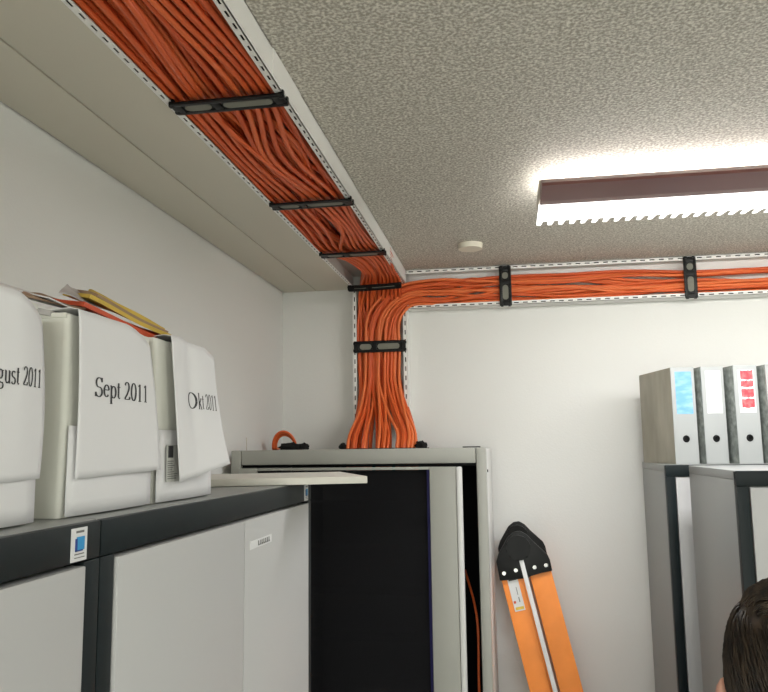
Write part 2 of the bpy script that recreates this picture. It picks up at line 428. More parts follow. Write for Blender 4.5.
NH, LH = 9, 3                    # bundle that turns right along the wall
kx = [-.235, -.12, .000, .22, .45, .678, .95, 1.4, 2.2, 3.1]
rh = random.Random(9); sh = {}
for l in range(LH):
    for c in range(NH):
        u = c / (NH - 1); P = []
        xv = -.558 + .132 * u + rh.uniform(-.011, .011); u = max(0, min(1, u + rh.uniform(-.06, .06)))
        y = 2.958 - .0102 * l
        fx = finger(max(0, min(1, u + rh.uniform(-.14, .14))))
        yb = 2.765 - .010 * l + rh.uniform(-.004, .004)
        P += [V3((fx, yb, 1.93)), V3((fx, yb + .004, 2.020)), V3((fx, yb + .035, 2.06)), V3((fx * .4 + xv * .6, y - .05, 2.16)),
              V3((xv, y - .008, 2.27)), V3((xv, max(y, YE + .004), 2.36)), V3((xv + .002, max(y, YE + .004), 2.412))]
        r0 = .080 + .135 * (1 - u)
        cx, cz = -.345, 2.450
        zt = 2.572 + .085 * (1 - u)
        for a in (25, 50, 75):
            th = radians(a)
            P.append(V3((cx - r0 * cos(th) * (1 if a < 60 else .9), y, cz + (zt - cz) * sin(th) ** 1.1)))
        perm = u
        for k in kx:
            at = k in (.000, .678)
            key = (c // 3, k)
            if key not in sh: sh[key] = rh.uniform(-.15, .15) * (0.2 if k < 0 else 1)
            pu = max(0, min(1, perm + rh.uniform(-.07, .07) + sh[key] * (.4 if at else 1)))
            perm = max(0, min(1, perm + rh.uniform(-.16, .16)))
            top = 2.664 if k < .5 else 2.650
            P.append(V3((k + rh.uniform(-.01, .01), 2.968 - .0102 * l + rh.uniform(-.002, .002) + (.004 if at else 0),
                         2.566 + (top - 2.566) * (1 - pu) + rh.uniform(-.002, .002))))
        o = link('network_cable', tube_mesh('network_cable', catmull(P, .03), CR), rh.choice(ORANGES))
        tag(o, 'orange network cable rising from the rack and turning right along the wall tray', 'cable', 'orange cables in the wall tray')

# ------------------------------------------------------------------ rack
RX0, RX1, RY0, RY1, RZ = -.874, -.074, 2.34, 2.965, 2.012
rk = thing('server_rack', 'tall grey metal server rack with a dark glass door under the cables', 'server rack', (RX0, RY0, 0))
o3 = -Vector(rk.location)
def rb(name, lst, mat, par=rk, bev=0., org=None):
    bm = bmesh.new()
    for bx in lst: box_into(bm, *bx, bev=bev)
    off = Vector((0, 0, 0)); p = par
    while p is not None: off += p.location; p = p.parent
    bmesh.ops.translate(bm, verts=bm.verts, vec=-off)
    return link(name, finish(bm, name), mat, par)
hx0, hx1, hy0, hy1 = -.60, -.30, 2.72, 2.86    # cable opening in the top
rb('top_panel', [(RX0 + .02, RX1 - .02, RY0 + .03, hy0, RZ - .012, RZ - .001), (RX0 + .02, RX1 - .02, hy1, RY1, RZ - .012, RZ - .001),
                 (RX0 + .02, hx0, hy0, hy1, RZ - .012, RZ - .001), (hx1, RX1 - .02, hy0, hy1, RZ - .012, RZ - .001)], M['rack_grey'])
rb('side_panel', [(RX0, RX0 + .015, RY0 + .035, RY1, .05, RZ - .004)], M['rack_grey'], bev=.002)
rb('side_panel', [(RX1 - .015, RX1, RY0 + .035, RY1, .05, RZ - .004)], M['rack_lit'], bev=.002)  # lamp-lit side, its brightness put into the colour
rb('back_panel', [(RX0 + .02, RX1 - .02, RY1 - .004, RY1, .05, RZ - .013)], M['rack_in'])
rb('plinth', [(RX0 + .01, RX1 - .01, RY0 + .01, RY1, 0, .08)], M['rack_in'])
rb('top_beam', [(RX0 + .034, RX1 - .032, RY0, RY0 + .035, RZ - .046, RZ)], M['rack_grey'], bev=.003)
rb('top_beam', [(RX0 + .034, RX1 - .032, RY0 + .012, RY0 + .035, RZ - .054, RZ - .047)], M['rack_in'], bev=.001)
rb('corner_post', [(RX0, RX0 + .033, RY0, RY0 + .035, .05, RZ)], M['rack_grey'], bev=.004)
rb('corner_post', [(RX1 - .031, RX1, RY0, RY0 + .035, .05, RZ)], M['rack_grey'], bev=.009)
o = rb('lock_screw', [(RX1, RX1 + .003, RY0 + .05, RY0 + .058, RZ - .075, RZ - .067)], M['black'])
for x in (RX0 + .10, RX1 - .13):
    rb('mounting_rail', [(x, x + .03, RY0 + .09, RY0 + .12, .1, RZ - .06)], M['rack_in'], bev=.002)
for z in (1.80, 1.66, 1.52, 1.38, 1.24, .9, .5):
    rb('patch_panel', [(RX0 + .13, RX1 - .13, RY0 + .085, RY0 + .20, z, z + .044)], M['black'], bev=.002)
# brush strip where the cables enter
rb('brush_strip', [(hx0, hx1, hy0 - .012, hy0 - .001, RZ - .001, RZ + .002), (hx0, hx1, hy1 + .001, hy1 + .012, RZ - .001, RZ + .002)], M['velcro'], bev=.002)
# door, a little ajar, hinged on the left
dw = .695
door = bpy.data.objects.new('rack_door', None); COL.objects.link(door); door.parent = rk
door.location = (.036, -.004, 0)
door.rotation_euler = (0, 0, radians(-3))
DZ = RZ - .055
def db(name, lst, mat, bev=0., par=None):
    bm = bmesh.new()
    for bx in lst: box_into(bm, *bx, bev=bev)
    return link(name, finish(bm, name), mat, par or door)
db('door_stile', [(0, .060, -.022, 0, .09, DZ)], M['rack_grey'], .002)
db('door_stile', [(dw - .095, dw - .0165, -.022, 0, .09, DZ)], M['rack_grey'], .002)
db('door_edge', [(dw - .016, dw, -.024, .0, .09, DZ)], M['rack_lit'], .005)  # painted highlight along the door's rounded edge
db('door_rail', [(.0605, dw - .0955, -.020, 0, DZ - .008, DZ)], M['rack_grey'], .001)
db('door_rail', [(.0605, dw - .0955, -.020, 0, .09, .15)], M['rack_grey'], .001)
db('glass_seal', [(dw - .1030, dw - .0955, -.023, -.002, .151, DZ - .009)], M['gasket'])
db('glass_pane', [(.0615, dw - .1035, -.016, -.011, .151, DZ - .009)], M['glass'])
# loose things on top of the rack
def lump(name, label, cat, c, sx, sy, sz, seed, group=None):
    r = random.Random(seed); bm = bmesh.new()
    bmesh.ops.create_icosphere(bm, subdivisions=3, radius=1)
    for v in bm.verts:
        n = v.co.copy()
        k = 1 + .22 * sin(n.x * 7 + seed) * cos(n.y * 6 + seed) + .10 * sin(n.z * 13 + n.x * 11)
        v.co = V3((n.x * sx * k, n.y * sy * k, max(n.z * sz * k, -sz * .55)))
    bmesh.ops.translate(bm, verts=bm.verts, vec=(0, 0, sz * .55))
    o = link(name, finish(bm, name, True), M['velcro'], None, c)
    return tag(o, label, cat, group)
lump('velcro_tie', 'black bundled hook tape lying on the rack beside the orange cable loop', 'cable tie', (-.785, 2.70, RZ), .042, .03, .016, 3)
lump('velcro_tie', 'small black bundled hook tape at the right end of the loop on the rack', 'cable tie', (-.735, 2.70, RZ), .018, .02, .015, 7)
lump('velcro_tie', 'black tape roll on the rack left of the cable entry', 'cable tie', (-.604, 2.76, RZ), .013, .02, .014, 5)
lump('velcro_tie', 'black tape roll on the rack right of the cable entry', 'cable tie', (-.318, 2.76, RZ), .022, .02, .016, 9)
o = boxes('tie_strap', [(-.03, .03, -.01, .01, 0, .004)], M['velcro'], None, .001, (-.135, 2.70, RZ), (0, 0, .2))
tag(o, 'flat black strap lying on the right end of the rack top', 'strap')
for k in range(4):
    P = []; a0 = .004 * k
    for i in range(15):
        th = pi * (i / 14)
        P.append(V3((-.815 - .044 * cos(th) + a0 * .5 * cos(th), 2.73 + .006 * k - .02 * sin(th), RZ + .006 + (.060 - a0) * sin(th))))
    P = [V3((P[0].x - .010, 2.80 + .006 * k, RZ + .006))] + P + [V3((P[-1].x + .02, 2.80 + .006 * k, RZ + .006))]
    o = link('patch_cable', tube_mesh('patch_cable', catmull(P, .008), .0045), ORANGES[k % 4])
    tag(o, 'orange cable in the small loop standing up on the left of the rack top', 'cable', 'orange cables looped on the rack')
P = catmull([V3((-.16, 2.56, 1.62)), V3((-.122, 2.47, 1.5)), V3((-.120, 2.45, 1.3)), V3((-.120, 2.47, .9)), V3((-.16, 2.52, .3)), V3((-.2, 2.6, .09))], .04)
o = link('patch_cable', tube_mesh('patch_cable', P, .004), ORANGES[0]); tag(o, 'orange cable hanging inside the rack behind the open edge of the door', 'cable')
o = link('wire_antenna', tube_mesh('wire_antenna', [V3((-.862, 2.45, RZ)), V3((-.862, 2.45, RZ + .02)), V3((-.863, 2.45, RZ + .042))], .0013), M['cap'])
tag(o, 'thin short wire standing upright on the left corner of the rack', 'wire')

# ------------------------------------------------------------------ cabinets  (local: x along the width, front faces -y, z up)
def cabinet(label, loc, rz, W=.80, D=.46, sticker=True, name_tag=False, H=1.95):
    t = thing('filing_cabinet', label, 'cabinet', loc, rz, 'grey steel office cabinets')
    def p(name, lst, mat, bev=0., par=None):
        return boxes(name, lst, mat, par or t, bev)
    p('carcass', [(0, W, .022, D, .06, H - .0225), (0, W, .006, D, H - .022, H)], M['cab_body'], .0015)
    p('plinth', [(.01, W - .01, .03, D - .01, 0, .06)], M['cab_frame'])
    # anthracite front frame
    bm = bmesh.new()
    box_into(bm, 0, W, 0, .0215, H - .036, H - .001, .002)
    box_into(bm, 0, .027, 0, .0215, .06, H - .0365, .002)
    box_into(bm, W - .027, W, 0, .0215, .06, H - .0365, .002)
    box_into(bm, .0275, W - .0275, 0, .0215, .06, .10, .002)
    link('front_frame', finish(bm, 'front_frame'), M['cab_frame'], t)
    zt = H - .040
    mid = W / 2 + .005
    for k, (a, c) in enumerate(((.0295, mid - .0012), (mid + .0012, W - .0295))):
        d = p('door', [(a, c, -.003, .016, .104, zt)], M['cab_door'], .0018)
        hx = (c - .05) if k == 0 else (a + .03)
        bm = bmesh.new()
        box_into(bm, hx, hx + .02, -.016, -.0035, 1.02, 1.16, .004)
        link('door_handle', finish(bm, 'door_handle'), M['cab_frame'], d)
        if k == 1 and name_tag:
            g = boxes('name_label', [(a + .02, a + .125, -.0042, -.0032, zt - .045, zt - .0325)], M['sticker'], d)
            bm = bmesh.new(); r = random.Random(2); x = a + .055
            for i in range(7):
                w_ = r.uniform(.005, .008); box_into(bm, x, x + w_ * .55, -.0046, -.0043, zt - .0425 + r.uniform(0, .001), zt - .035); 
                box_into(bm, x, x + w_ * .9, -.0046, -.0043, zt - .0425, zt - .0405); x += w_ + .002
            # smudged word on the label stays part of the label
            w = link('printed_word', finish(bm, 'printed_word'), M['ink_soft'], d); w['label'] = 'smudged grey lettering'
    if sticker:
        a = W - .052; z0 = H - .0345
        s = boxes('maker_sticker', [(a, a + .026, -.0010, -.0002, z0, z0 + .030)], M['sticker'], t)
        boxes('print_mark', [(a + .008, a + .021, -.0016, -.0011, z0 + .010, z0 + .022)], M['blue_print'], s)
        boxes('print_mark', [(a + .006, a + .0085, -.0019, -.0011, z0 + .009, z0 + .0205), (a + .006, a + .018, -.0019, -.0017, z0 + .009, z0 + .0103)], M['navy_print'], s)
        boxes('print_line', [(a + .007, a + .020, -.0014, -.0011, z0 + .0255, z0 + .0275), (a + .005, a + .021, -.0014, -.0011, z0 + .0060, z0 + .0070),
                             (a + .005, a + .022, -.0014, -.0011, z0 + .0030, z0 + .0037)], M['ink_soft'], s)
    return t
XC = -.396
# row along the left wall; fronts face +x  (rotated +90deg: local x -> world y, local y -> world -x)
cabinet('grey cabinet with anthracite rim against the left wall, nearest the camera, under the August box', (XC, -.092, 0), pi / 2)
cabinet('grey cabinet with anthracite rim against the left wall, next to the server rack', (XC, .7095, 0), pi / 2, name_tag=True)
# pair at the right
cabinet('grey cabinet at the back wall carrying the row of lever arch files', (.478, 2.56, 0), 0, D=.43, sticker=False)
cabinet('grey cabinet standing in front of the other right-hand cabinet, behind the head', (.524, 1.955, 0), 0, D=.49, sticker=False)

# ------------------------------------------------------------------ white board lying on the cabinet
a = radians(22)
o = boxes('shelf_board', [(-.46, 0, 0, .30, 0, .013)], M['board'], None, .0015, (-.262, 1.405, 1.9508), (0, 0, a))
tag(o, 'thin white shelf board lying skewed on the left cabinet, one end jutting out', 'board')

# ------------------------------------------------------------------ serif lettering
def arc(cx, cy, rx, ry, a0, a1, n=12):
    return [(cx + rx * cos(radians(a0 + (a1 - a0) * i / n)), cy + ry * sin(radians(a0 + (a1 - a0) * i / n))) for i in range(n + 1)]
# glyph = (advance, [(points, width at ...)]) ; stroke width modulated: thick for vertical travel, thin for horizontal
G = {
 'S': (.56, [arc(.27, .50, .19, .17, 25, 90, 6) + arc(.27, .50, .19, .17, 90, 250, 8)[1:] + arc(.27, .17, .20, .17, 75, -90, 9)[0:] + arc(.27, .17, .21, .17, -90, -155, 5)[1:], [(.45, .68), (.45, .52)], [(.06, .0), (.06, .16)]]),
 'e': (.44, [[(.07, .27), (.38, .27)], arc(.22, .24, .16, .21, 8, 320, 18)]),
 'p': (.50, [[(.12, .44), (.12, -.20)], arc(.27, .22, .16, .21, 150, -150, 18), [(.03, -.20), (.21, -.20)], [(.03, .43), (.12, .45)]]),
 't': (.28, [[(.13, .58), (.13, .08), (.17, .01), (.25, .04)], [(.02, .43), (.25, .43)]]),
 '2': (.50, [arc(.23, .48, .16, .18, 160, 0, 9) + [(.37, .40), (.24, .20), (.06, .02)], [(.06, .02), (.42, .02)], [(.42, .02), (.45, .12)]]),
 '0': (.50, [arc(.25, .33, .18, .33, 0, 360, 24)]),
 '1': (.50, [[(.26, .66), (.26, .0)], [(.13, .0), (.38, .0)], [(.13, .57), (.26, .65)]]),
 'O': (.72, [arc(.35, .33, .29, .33, 0, 360, 26)]),
 'k': (.50, [[(.12, .68), (.12, .0)], [(.38, .44), (.14, .20)], [(.20, .26), (.40, .0)], [(.03, .0), (.21, .0)], [(.30, .0), (.49, .0)], [(.27, .44), (.46, .44)], [(.03, .67), (.12, .68)]]),
 'A': (.72, [[(.08, .0), (.35, .68)], [(.34, .68), (.62, .0)], [(.18, .25), (.50, .25)], [(.0, .0), (.2, .0)], [(.5, .0), (.72, .0)]]),
 'u': (.50, [[(.11, .44), (.11, .12), (.16, .03), (.26, .02), (.37, .10)], [(.38, .44), (.38, .0)], [(.03, .44), (.11, .44)], [(.30, .44), (.38, .44)], [(.38, .02), (.47, .02)]]),
 'g': (.50, [arc(.22, .30, .14, .15, 0, 360, 18), [(.30, .42), (.46, .42)], [(.14, .18), (.09, .08), (.20, .02), (.38, .0), (.43, -.08)], arc(.23, -.10, .19, .10, 20, -200, 14)]),
 's': (.39, [arc(.19, .34, .12, .10, 30, 90, 4) + arc(.19, .34, .12, .10, 90, 250, 7)[1:] + arc(.19, .11, .13, .11, 75, -90, 8) + arc(.19, .11, .14, .11, -90, -160, 4)[1:]]),
 ' ': (.25, []),
}
def lettering(text, surf, u0, v0, size, parent, stretch=1.):
    """surf(u, v) -> (point, normal); u,v in metres on the sheet"""
    bm = bmesh.new(); x = 0.
    for ch in text:
        adv, strokes = G[ch]
        for st in strokes:
            pts = []
            for i in range(len(st) - 1):
                a_, b_ = Vector(st[i]), Vector(st[i + 1]); k = max(1, int((b_ - a_).length / .08))
                for j in range(k): pts.append(a_.lerp(b_, j / k))
            pts.append(Vector(st[-1]))
            L_, R2 = [], []
            for i, p in enumerate(pts):
                d = (pts[min(i + 1, len(pts) - 1)] - pts[max(i - 1, 0)]).normalized()
                w = .016 + .046 * abs(d.y) ** 1.3
                nn = Vector((-d.y, d.x)) * w
                for q, lst in ((p + nn, L_), (p - nn, R2)):
                    P_, N_ = surf(u0 + (x + q.x) * size * stretch, v0 + q.y * size)
                    lst.append(bm.verts.new(P_ + N_ * .0007))
            for i in range(len(pts) - 1):
                try: bm.faces.new((L_[i], L_[i + 1], R2[i + 1], R2[i]))
                except ValueError: pass
        x += adv
    me = bpy.data.meshes.new('printed_text'); bm.to_mesh(me); bm.free()
    o = link('printed_text', me, M['ink'], parent); o['label'] = 'black serif lettering ' + text
    return o
def text_w(text): return sum(G[c][0] for c in text)

def sheet(name, f, nu, nv, mat, parent, thick=.0006):
    """f(i/nu, j/nv) -> Vector; solid thin sheet"""
    bm = bmesh.new()
    g = [[bm.verts.new(f(i / nu, j / nv)) for j in range(nv + 1)] for i in range(nu + 1)]
    for i in range(nu):
        for j in range(nv): bm.faces.new((g[i][j], g[i + 1][j], g[i + 1][j + 1], g[i][j + 1]))
    me = bpy.data.meshes.new(name); bm.to_mesh(me); bm.free()
    for p in me.polygons: p.use_smooth = True
    o = link(name, me, mat, parent)
    md = o.modifiers.new('thickness', 'SOLIDIFY'); md.thickness = thick; md.offset = 0
    return o

def draped(fy, fx, ztop, zbot, back):
    """paper draped over the top front edge of a box: v from bottom (0) over the fold to the top back (1).
    fy(u,s) gives world y, fx(u,s) gives world x of the hanging part, s = 0 top .. 1 bottom"""
    def f(u, v):
        vs = .72
        if v < vs:
            s = 1 - v / vs
            zt = ztop(u); zb = zbot(u)
            return V3((fx(u, s), fy(u, s), zt - .006 + (zb - zt + .006) * s))
        k = (v - vs) / (1 - vs)
        th = min(1, k / .12) * pi / 2
        zt = ztop(u)
        x = fx(u, 0) - .006 * (1 - cos(th)) if k < .12 else fx(u, 0) - .006 - back * (k - .12)
        z = zt - .006 + .006 * sin(th) if k < .12 else zt - .012 * (k - .12)
        return V3((x, fy(u, 0), z))
    return f
def surf_of(fy, fx, ztop, zbot, ylo, yhi):
    """map metres along y and z on the hanging part to points"""
    def g(y, z):
        def pt(y_, z_):
            u = (y_ - ylo) / (yhi - ylo)
            u = max(-.0, min(1., u))
            zt, zb = ztop(u), zbot(u); s = (zt - .006 - z_) / (zt - .006 - zb); s = max(0, min(1, s))
            return V3((fx(u, s), fy(u, s), z_))
        p = pt(y, z); a_ = pt(y + .002, z) - pt(y - .002, z); b_ = pt(y, z + .002) - pt(y, z - .002)
        n = a_.cross(b_); n = n.normalized() if n.length > 1e-9 else V3((1, 0, 0))
        if n.x < 0: n = -n
        return p, n
    return g

TOPZ = 1.950
def archive_box(label, y0, y1, xf=-.437, depth=.27, h=.203, lean=.0, pocket=True):
    t = thing('archive_box', label, 'box', (xf - depth / 2, (y0 + y1) / 2, TOPZ))
    o0 = Vector(t.location)
    bm = bmesh.new()
    n = 8; rings = []
    for k in range(n + 1):
        s = k / n; z = TOPZ + .0005 + h * s
        bulge = .004 * sin(pi * s)
        ys, ye = y0 + .000 - bulge * .4 - lean * (1 - s), y1 + bulge * .3
        xa, xb = xf - depth, xf + bulge * .5
        r = .006; rr = []
        for cx, cy, a0 in ((xb - r, ye - r, 0), (xa + r, ye - r, 90), (xa + r, ys + r, 180), (xb - r, ys + r, 270)):
            for q in range(5):
                th = radians(a0 + 90 * q / 4); rr.append(bm.verts.new((cx + r * cos(th), cy + r * sin(th), z)))
        rings.append(rr)
    for a_, b_ in zip(rings, rings[1:]):
        for i in range(len(a_)): bm.faces.new((a_[i], a_[(i + 1) % len(a_)], b_[(i + 1) % len(a_)], b_[i]))
    bm.faces.new(rings[0][::-1]); bm.faces.new(rings[-1])
    bmesh.ops.translate(bm, verts=bm.verts, vec=-o0)
    link('box_body', finish(bm, 'box_body'), M['card'], t)
    bm = bmesh.new(); box_into(bm, xf - depth - .001, xf - .002, y0 - .0015, y1 + .0015, TOPZ + h * .985, TOPZ + h + .002, .001)
    bmesh.ops.translate(bm, verts=bm.verts, vec=-o0)
    link('box_lid', finish(bm, 'box_lid'), M['card'], t)
    if pocket:
        ya = y0 - lean * .8
        f = lambda u, v: V3((xf + .0045 + .0045 * sin(pi * u) * (1 - v) + .001, ya + (y1 - .003 - ya) * u + lean * .7 * v * (1 - u), TOPZ + .002 + .089 * v)) - o0
        sheet('front_flap', f, 12, 6, M['paper'], t, .0012)
    return t, o0

def parented_sheet(t, o0, fy, fx, zt, zb, back, name='label_sheet', nu=28, nv=30):
    f0 = draped(fy, fx, zt, zb, back)
    return sheet(name, lambda u, v: f0(u, v) - o0, nu, nv, M['paper'], t)

# September
t, o0 = archive_box('white cardboard box with the Sept 2011 sheet, middle of the three on the left cabinets', .704, .885, lean=.002)
fy = lambda u, s: .7055 + .004 * s + (.162 + .020 * s) * u
fx = lambda u, s: -.4265 + .002 * sin(pi * s) + .003 * s * u - .010 * max(0, u - .75) ** 1 * (1 - s)
zt = lambda u: 2.1610 - .000 * u - .016 * max(0, (u - .6) / .4) ** 1.6
zb = lambda u: 1.988 + .004 * u
sh_o = parented_sheet(t, o0, fy, fx, zt, zb, .12)
lo = lambda y_: y_
sf = surf_of(lambda u, s: .7073 + .165 * u, fx, zt, zb, .7073, .8723)
def sf2(y, z, g=sf): p, n = g(y, z); return p - o0, n
def mk(g, o0_): return lambda y, z: (lambda r_: (r_[0] - o0_, r_[1]))(g(y, z))
w = .119; size = .0295
lettering('Sept 2011', mk(sf, o0), .736, 2.072, size, sh_o, w / (text_w('Sept 2011') * size))
# August
t, o0 = archive_box('white cardboard box with the August 2011 sheet, nearest the camera on the left cabinets', .462, .655, pocket=True)
fy = lambda u, s: .455 + (.194 + .009 * sin(pi * min(1, s * .6))) * u
fx = lambda u, s: -.4265 + .002 * sin(pi * s) - .022 * max(0, u - .8) + .003 * sin(u * 9) * (1 - s)
zt = lambda u: 2.160 - .018 * (max(0, u - .75) / .25) ** 1.5
zb = lambda u: 1.987 + .004 * u
sh_o = parented_sheet(t, o0, fy, fx, zt, zb, .12)
sf = surf_of(lambda u, s: .455 + .200 * u, fx, zt, zb, .455, .655)
w = .084
lettering('August 2011', mk(sf, o0), .563, 2.074, .0250, sh_o, w / (text_w('August 2011') * .0250))
# October
t, o0 = archive_box('white cardboard box with the Okt 2011 sheet, farthest of the three from the camera', .898, 1.076, h=.205)
def pleat(u): return .006 * math.exp(-((u - .40) / .13) ** 2)
fy = lambda u, s: .920 + .018 * s ** 1.5 + (.145 - .010 * s) * u
fx = lambda u, s: -.4255 + .003 * sin(pi * s) + .024 * s ** 2 * (.3 + .7 * u) - pleat(u) * (1 - s) ** .7
zt = lambda u: 2.1640 + .006 * sin(u * 7) * .4 - .014 * max(0, u - .75) / .25
zb = lambda u: 1.975 + .020 * u
sh_o = parented_sheet(t, o0, fy, fx, zt, zb, .11, nu=40)
def fyo(u, s): return fy(u, s)
def g_okt(y, z):
    def pt(y_, z_):
        zt0 = 2.16; s = (zt0 - .006 - z_) / (zt0 - .006 - 1.985); s = max(0, min(1, s))
        a_, b_ = fy(0, s), fy(1, s); u = max(0, min(1, (y_ - a_) / (b_ - a_)))
        return V3((fx(u, s), y_, z_))
    p = pt(y, z); a_ = pt(y + .002, z) - pt(y - .002, z); b_ = pt(y, z + .002) - pt(y, z - .002)
    n = a_.cross(b_).normalized(); n = -n if n.x < 0 else n
    return p, n
lettering('O', mk(g_okt, o0), .966, 2.071, .032, sh_o, 1.35)
lettering('kt 2011', mk(g_okt, o0), .9975, 2.071, .032, sh_o, .060 / (text_w('kt 2011') * .032))
lb = boxes('shipping_label', [(-.4283, -.4272, .918, .955, 1.976, 2.022)], M['grey_label'], t, 0, tuple(-o0))
bm = bmesh.new()
box_into(bm, -.4271, -.4267, .921, .935, 2.006, 2.021)
r = random.Random(4)
for k in range(9):
    z = 2.001 - k * .0027; pass
link('label_print', finish(bm, 'label_print'), M['ink'], lb)
bm = bmesh.new()
for k in range(9):
    z = 2.001 - k * .0027; box_into(bm, -.4271, -.4267, .920, .920 + r.uniform(.012, .030), z, z + .0012)
link('label_print', finish(bm, 'label_print'), M['ink_soft'], lb)
bx = boxes('printed_line', [(-.4337, -.4330, .905, .930, 2.0325, 2.0340), (-.4337, -.4330, .905, .922, 2.0365, 2.0375)], M['ink_soft'], t, 0, tuple(-o0))

# ------------------------------------------------------------------ papers lying across the boxes
def patch(name, label, cat, NL, NR, BR, BL, mat, thick=.002, sag=.004, seed=1):
    """one bent sheet given by its near-left, near-right, back-right and back-left corners"""
    NL, NR, BR, BL = map(V3, (NL, NR, BR, BL)); r = random.Random(seed); c = (NL + NR + BR + BL) / 4
    a1, a2 = r.uniform(0, 6), r.uniform(0, 6)
    f = lambda u, v: NL.lerp(NR, u).lerp(BL.lerp(BR, u), v) + V3((0, 0, sag * sin(u * 5 + a1) * sin(v * 3 + a2) - sag * u * u)) - c
    o = sheet(name, f, 16, 8, mat, None, thick); o.location = c
    for q_ in o.data.polygons: q_.use_smooth = False
    return tag(o, label, cat)
patch('paper_bundle', 'crumpled grey papers at the bottom of the pile, sticking out of the middle box', 'papers', (-.455, .700, 2.158), (-.455, .800, 2.161), (-.62, .83, 2.185), (-.62, .69, 2.185), M['grey_paper'], .006, .005, 1)
patch('paper_sheet', 'thin white sheet just above the crumpled grey papers on the middle box', 'paper', (-.450, .690, 2.167), (-.452, .790, 2.168), (-.60, .84, 2.215), (-.56, .70, 2.200), M['paper'], .0012, .003, 2)
patch('folder', 'orange-red folder at the bottom right of the pile, its corner over the Okt 2011 box', 'folder', (-.452, .757, 2.1745), (-.450, .921, 2.1600), (-.470, .985, 2.1740), (-.56, .81, 2.200), M['red'], .005, .002, 3)
patch('envelope', 'brown envelope at the left end of the pile above the August 2011 box', 'envelope', (-.460, .659, 2.1640), (-.458, .770, 2.1730), (-.55, .84, 2.205), (-.495, .715, 2.181), M['kraft'], .002, .002, 4)
patch('paper_sheet', 'loose grey sheet forming the left peak of the pile on the boxes', 'paper', (-.456, .715, 2.1775), (-.456, .800, 2.1800), (-.52, .86, 2.210), (-.495, .792, 2.2065), M['grey_paper'], .0012, .002, 5)
patch('folder', 'yellow folder with its near corner raised, lying on the orange-red folder', 'folder', (-.452, .768, 2.1830), (-.452, .975, 2.1705), (-.475, 1.010, 2.1815), (-.53, .84, 2.208), M['yellow'], .0045, .002, 6)
patch('envelope', 'thin brownish envelope lying between the two yellow folders', 'envelope', (-.456, .790, 2.1888), (-.458, .978, 2.1762), (-.49, 1.035, 2.188), (-.53, .86, 2.215), M['kraft'], .0035, .002, 7)
patch('folder', 'yellow folder lying at the very top of the pile', 'folder', (-.458, .792, 2.1925), (-.462, .975, 2.1800), (-.49, 1.03, 2.191), (-.515, .87, 2.213), M['yellow'], .0045, .002, 8)

# ------------------------------------------------------------------ lever arch files
def lever_file(label, x, y, rz, cover, labelmat, mark=False, w=.070):
    t = thing('lever_arch_file', label, 'binder', (x, y, TOPZ + .0005), rz, 'lever arch files on the right cabinet')
    H_, D_ = .312, .285
    for a_, b_ in ((0, .003), (w - .003, w)):
        boxes('cover', [(a_, b_, .003, D_, 0, H_)], cover, t, .0008)
    sp = boxes('spine', [(0, w, 0, .0029, 0, H_)], M['spine'], t, .0009)
    boxes('page_block', [(.006, w - .010, .012, D_ - .02, .004, H_ - .022)], M['paper'], t, .002)
    boxes('spine_label', [(.013, w - .010, -.0008, -.0001, .160, .298)], labelmat if not mark else M['white_label'], t)
    if mark:
        bm = bmesh.new(); r = random.Random(6)
        segs = [(.264, .295), (.240, .262), (.208, .236), (.174, .204)]
        for z0, z1 in segs:
            n = 10; top, bot = [], []
            for i in range(n + 1):
                xx = .021 + (w - .014 - .021) * i / n
                top.append(bm.verts.new((xx, -.0010, z1 + r.uniform(-.002, .0015)))); bot.append(bm.verts.new((xx, -.0010, z0 + .006 * abs(i / n - .5) + r.uniform(-.001, .002))))
            for i in range(n): bm.faces.new((bot[i], bot[i + 1], top[i + 1], top[i]))
        me = bpy.data.meshes.new('red_marking'); bm.to_mesh(me); bm.free()
        o = link('red_marking', me, M['red_label'], t); o['label'] = 'smeared red print on white label'
    bm = bmesh.new(); n = 28; cx, cz = w / 2, .080
    prof = [(.0062, -.0006), (.0075, -.0030), (.0100, -.0030), (.0115, -.0006)]
    ringv = [[bm.verts.new((cx + rr * cos(2 * pi * i / n), yy, cz + rr * sin(2 * pi * i / n))) for i in range(n)] for rr, yy in prof]
    for a_, b_ in zip(ringv, ringv[1:]):
        for i in range(n): bm.faces.new((a_[i], a_[(i + 1) % n], b_[(i + 1) % n], b_[i]))
    bm.faces.new(ringv[0]); bm.faces.new(ringv[-1][::-1])
    link('finger_ring', finish(bm, 'finger_ring'), M['black'], t)
    return t
bz = radians(11)
lever_file('grey lever arch file with a light blue spine label, leftmost, taupe cover facing out', .522, 2.612, bz, M['cloud1'], M['blue_label'], w=.077)
lever_file('grey lever arch file with a plain white spine label between blue and red labelled ones', .616, 2.612, bz, M['cloud2'], M['white_label'], w=.073)
lever_file('grey lever arch file with a red and white spine label', .712, 2.600, bz, M['cloud2'], M['white_label'], mark=True, w=.076)
lever_file('grey lever arch file with a pale cyan spine label at the right picture edge', .808, 2.598, bz, M['cloud2'], M['cyan_label'])

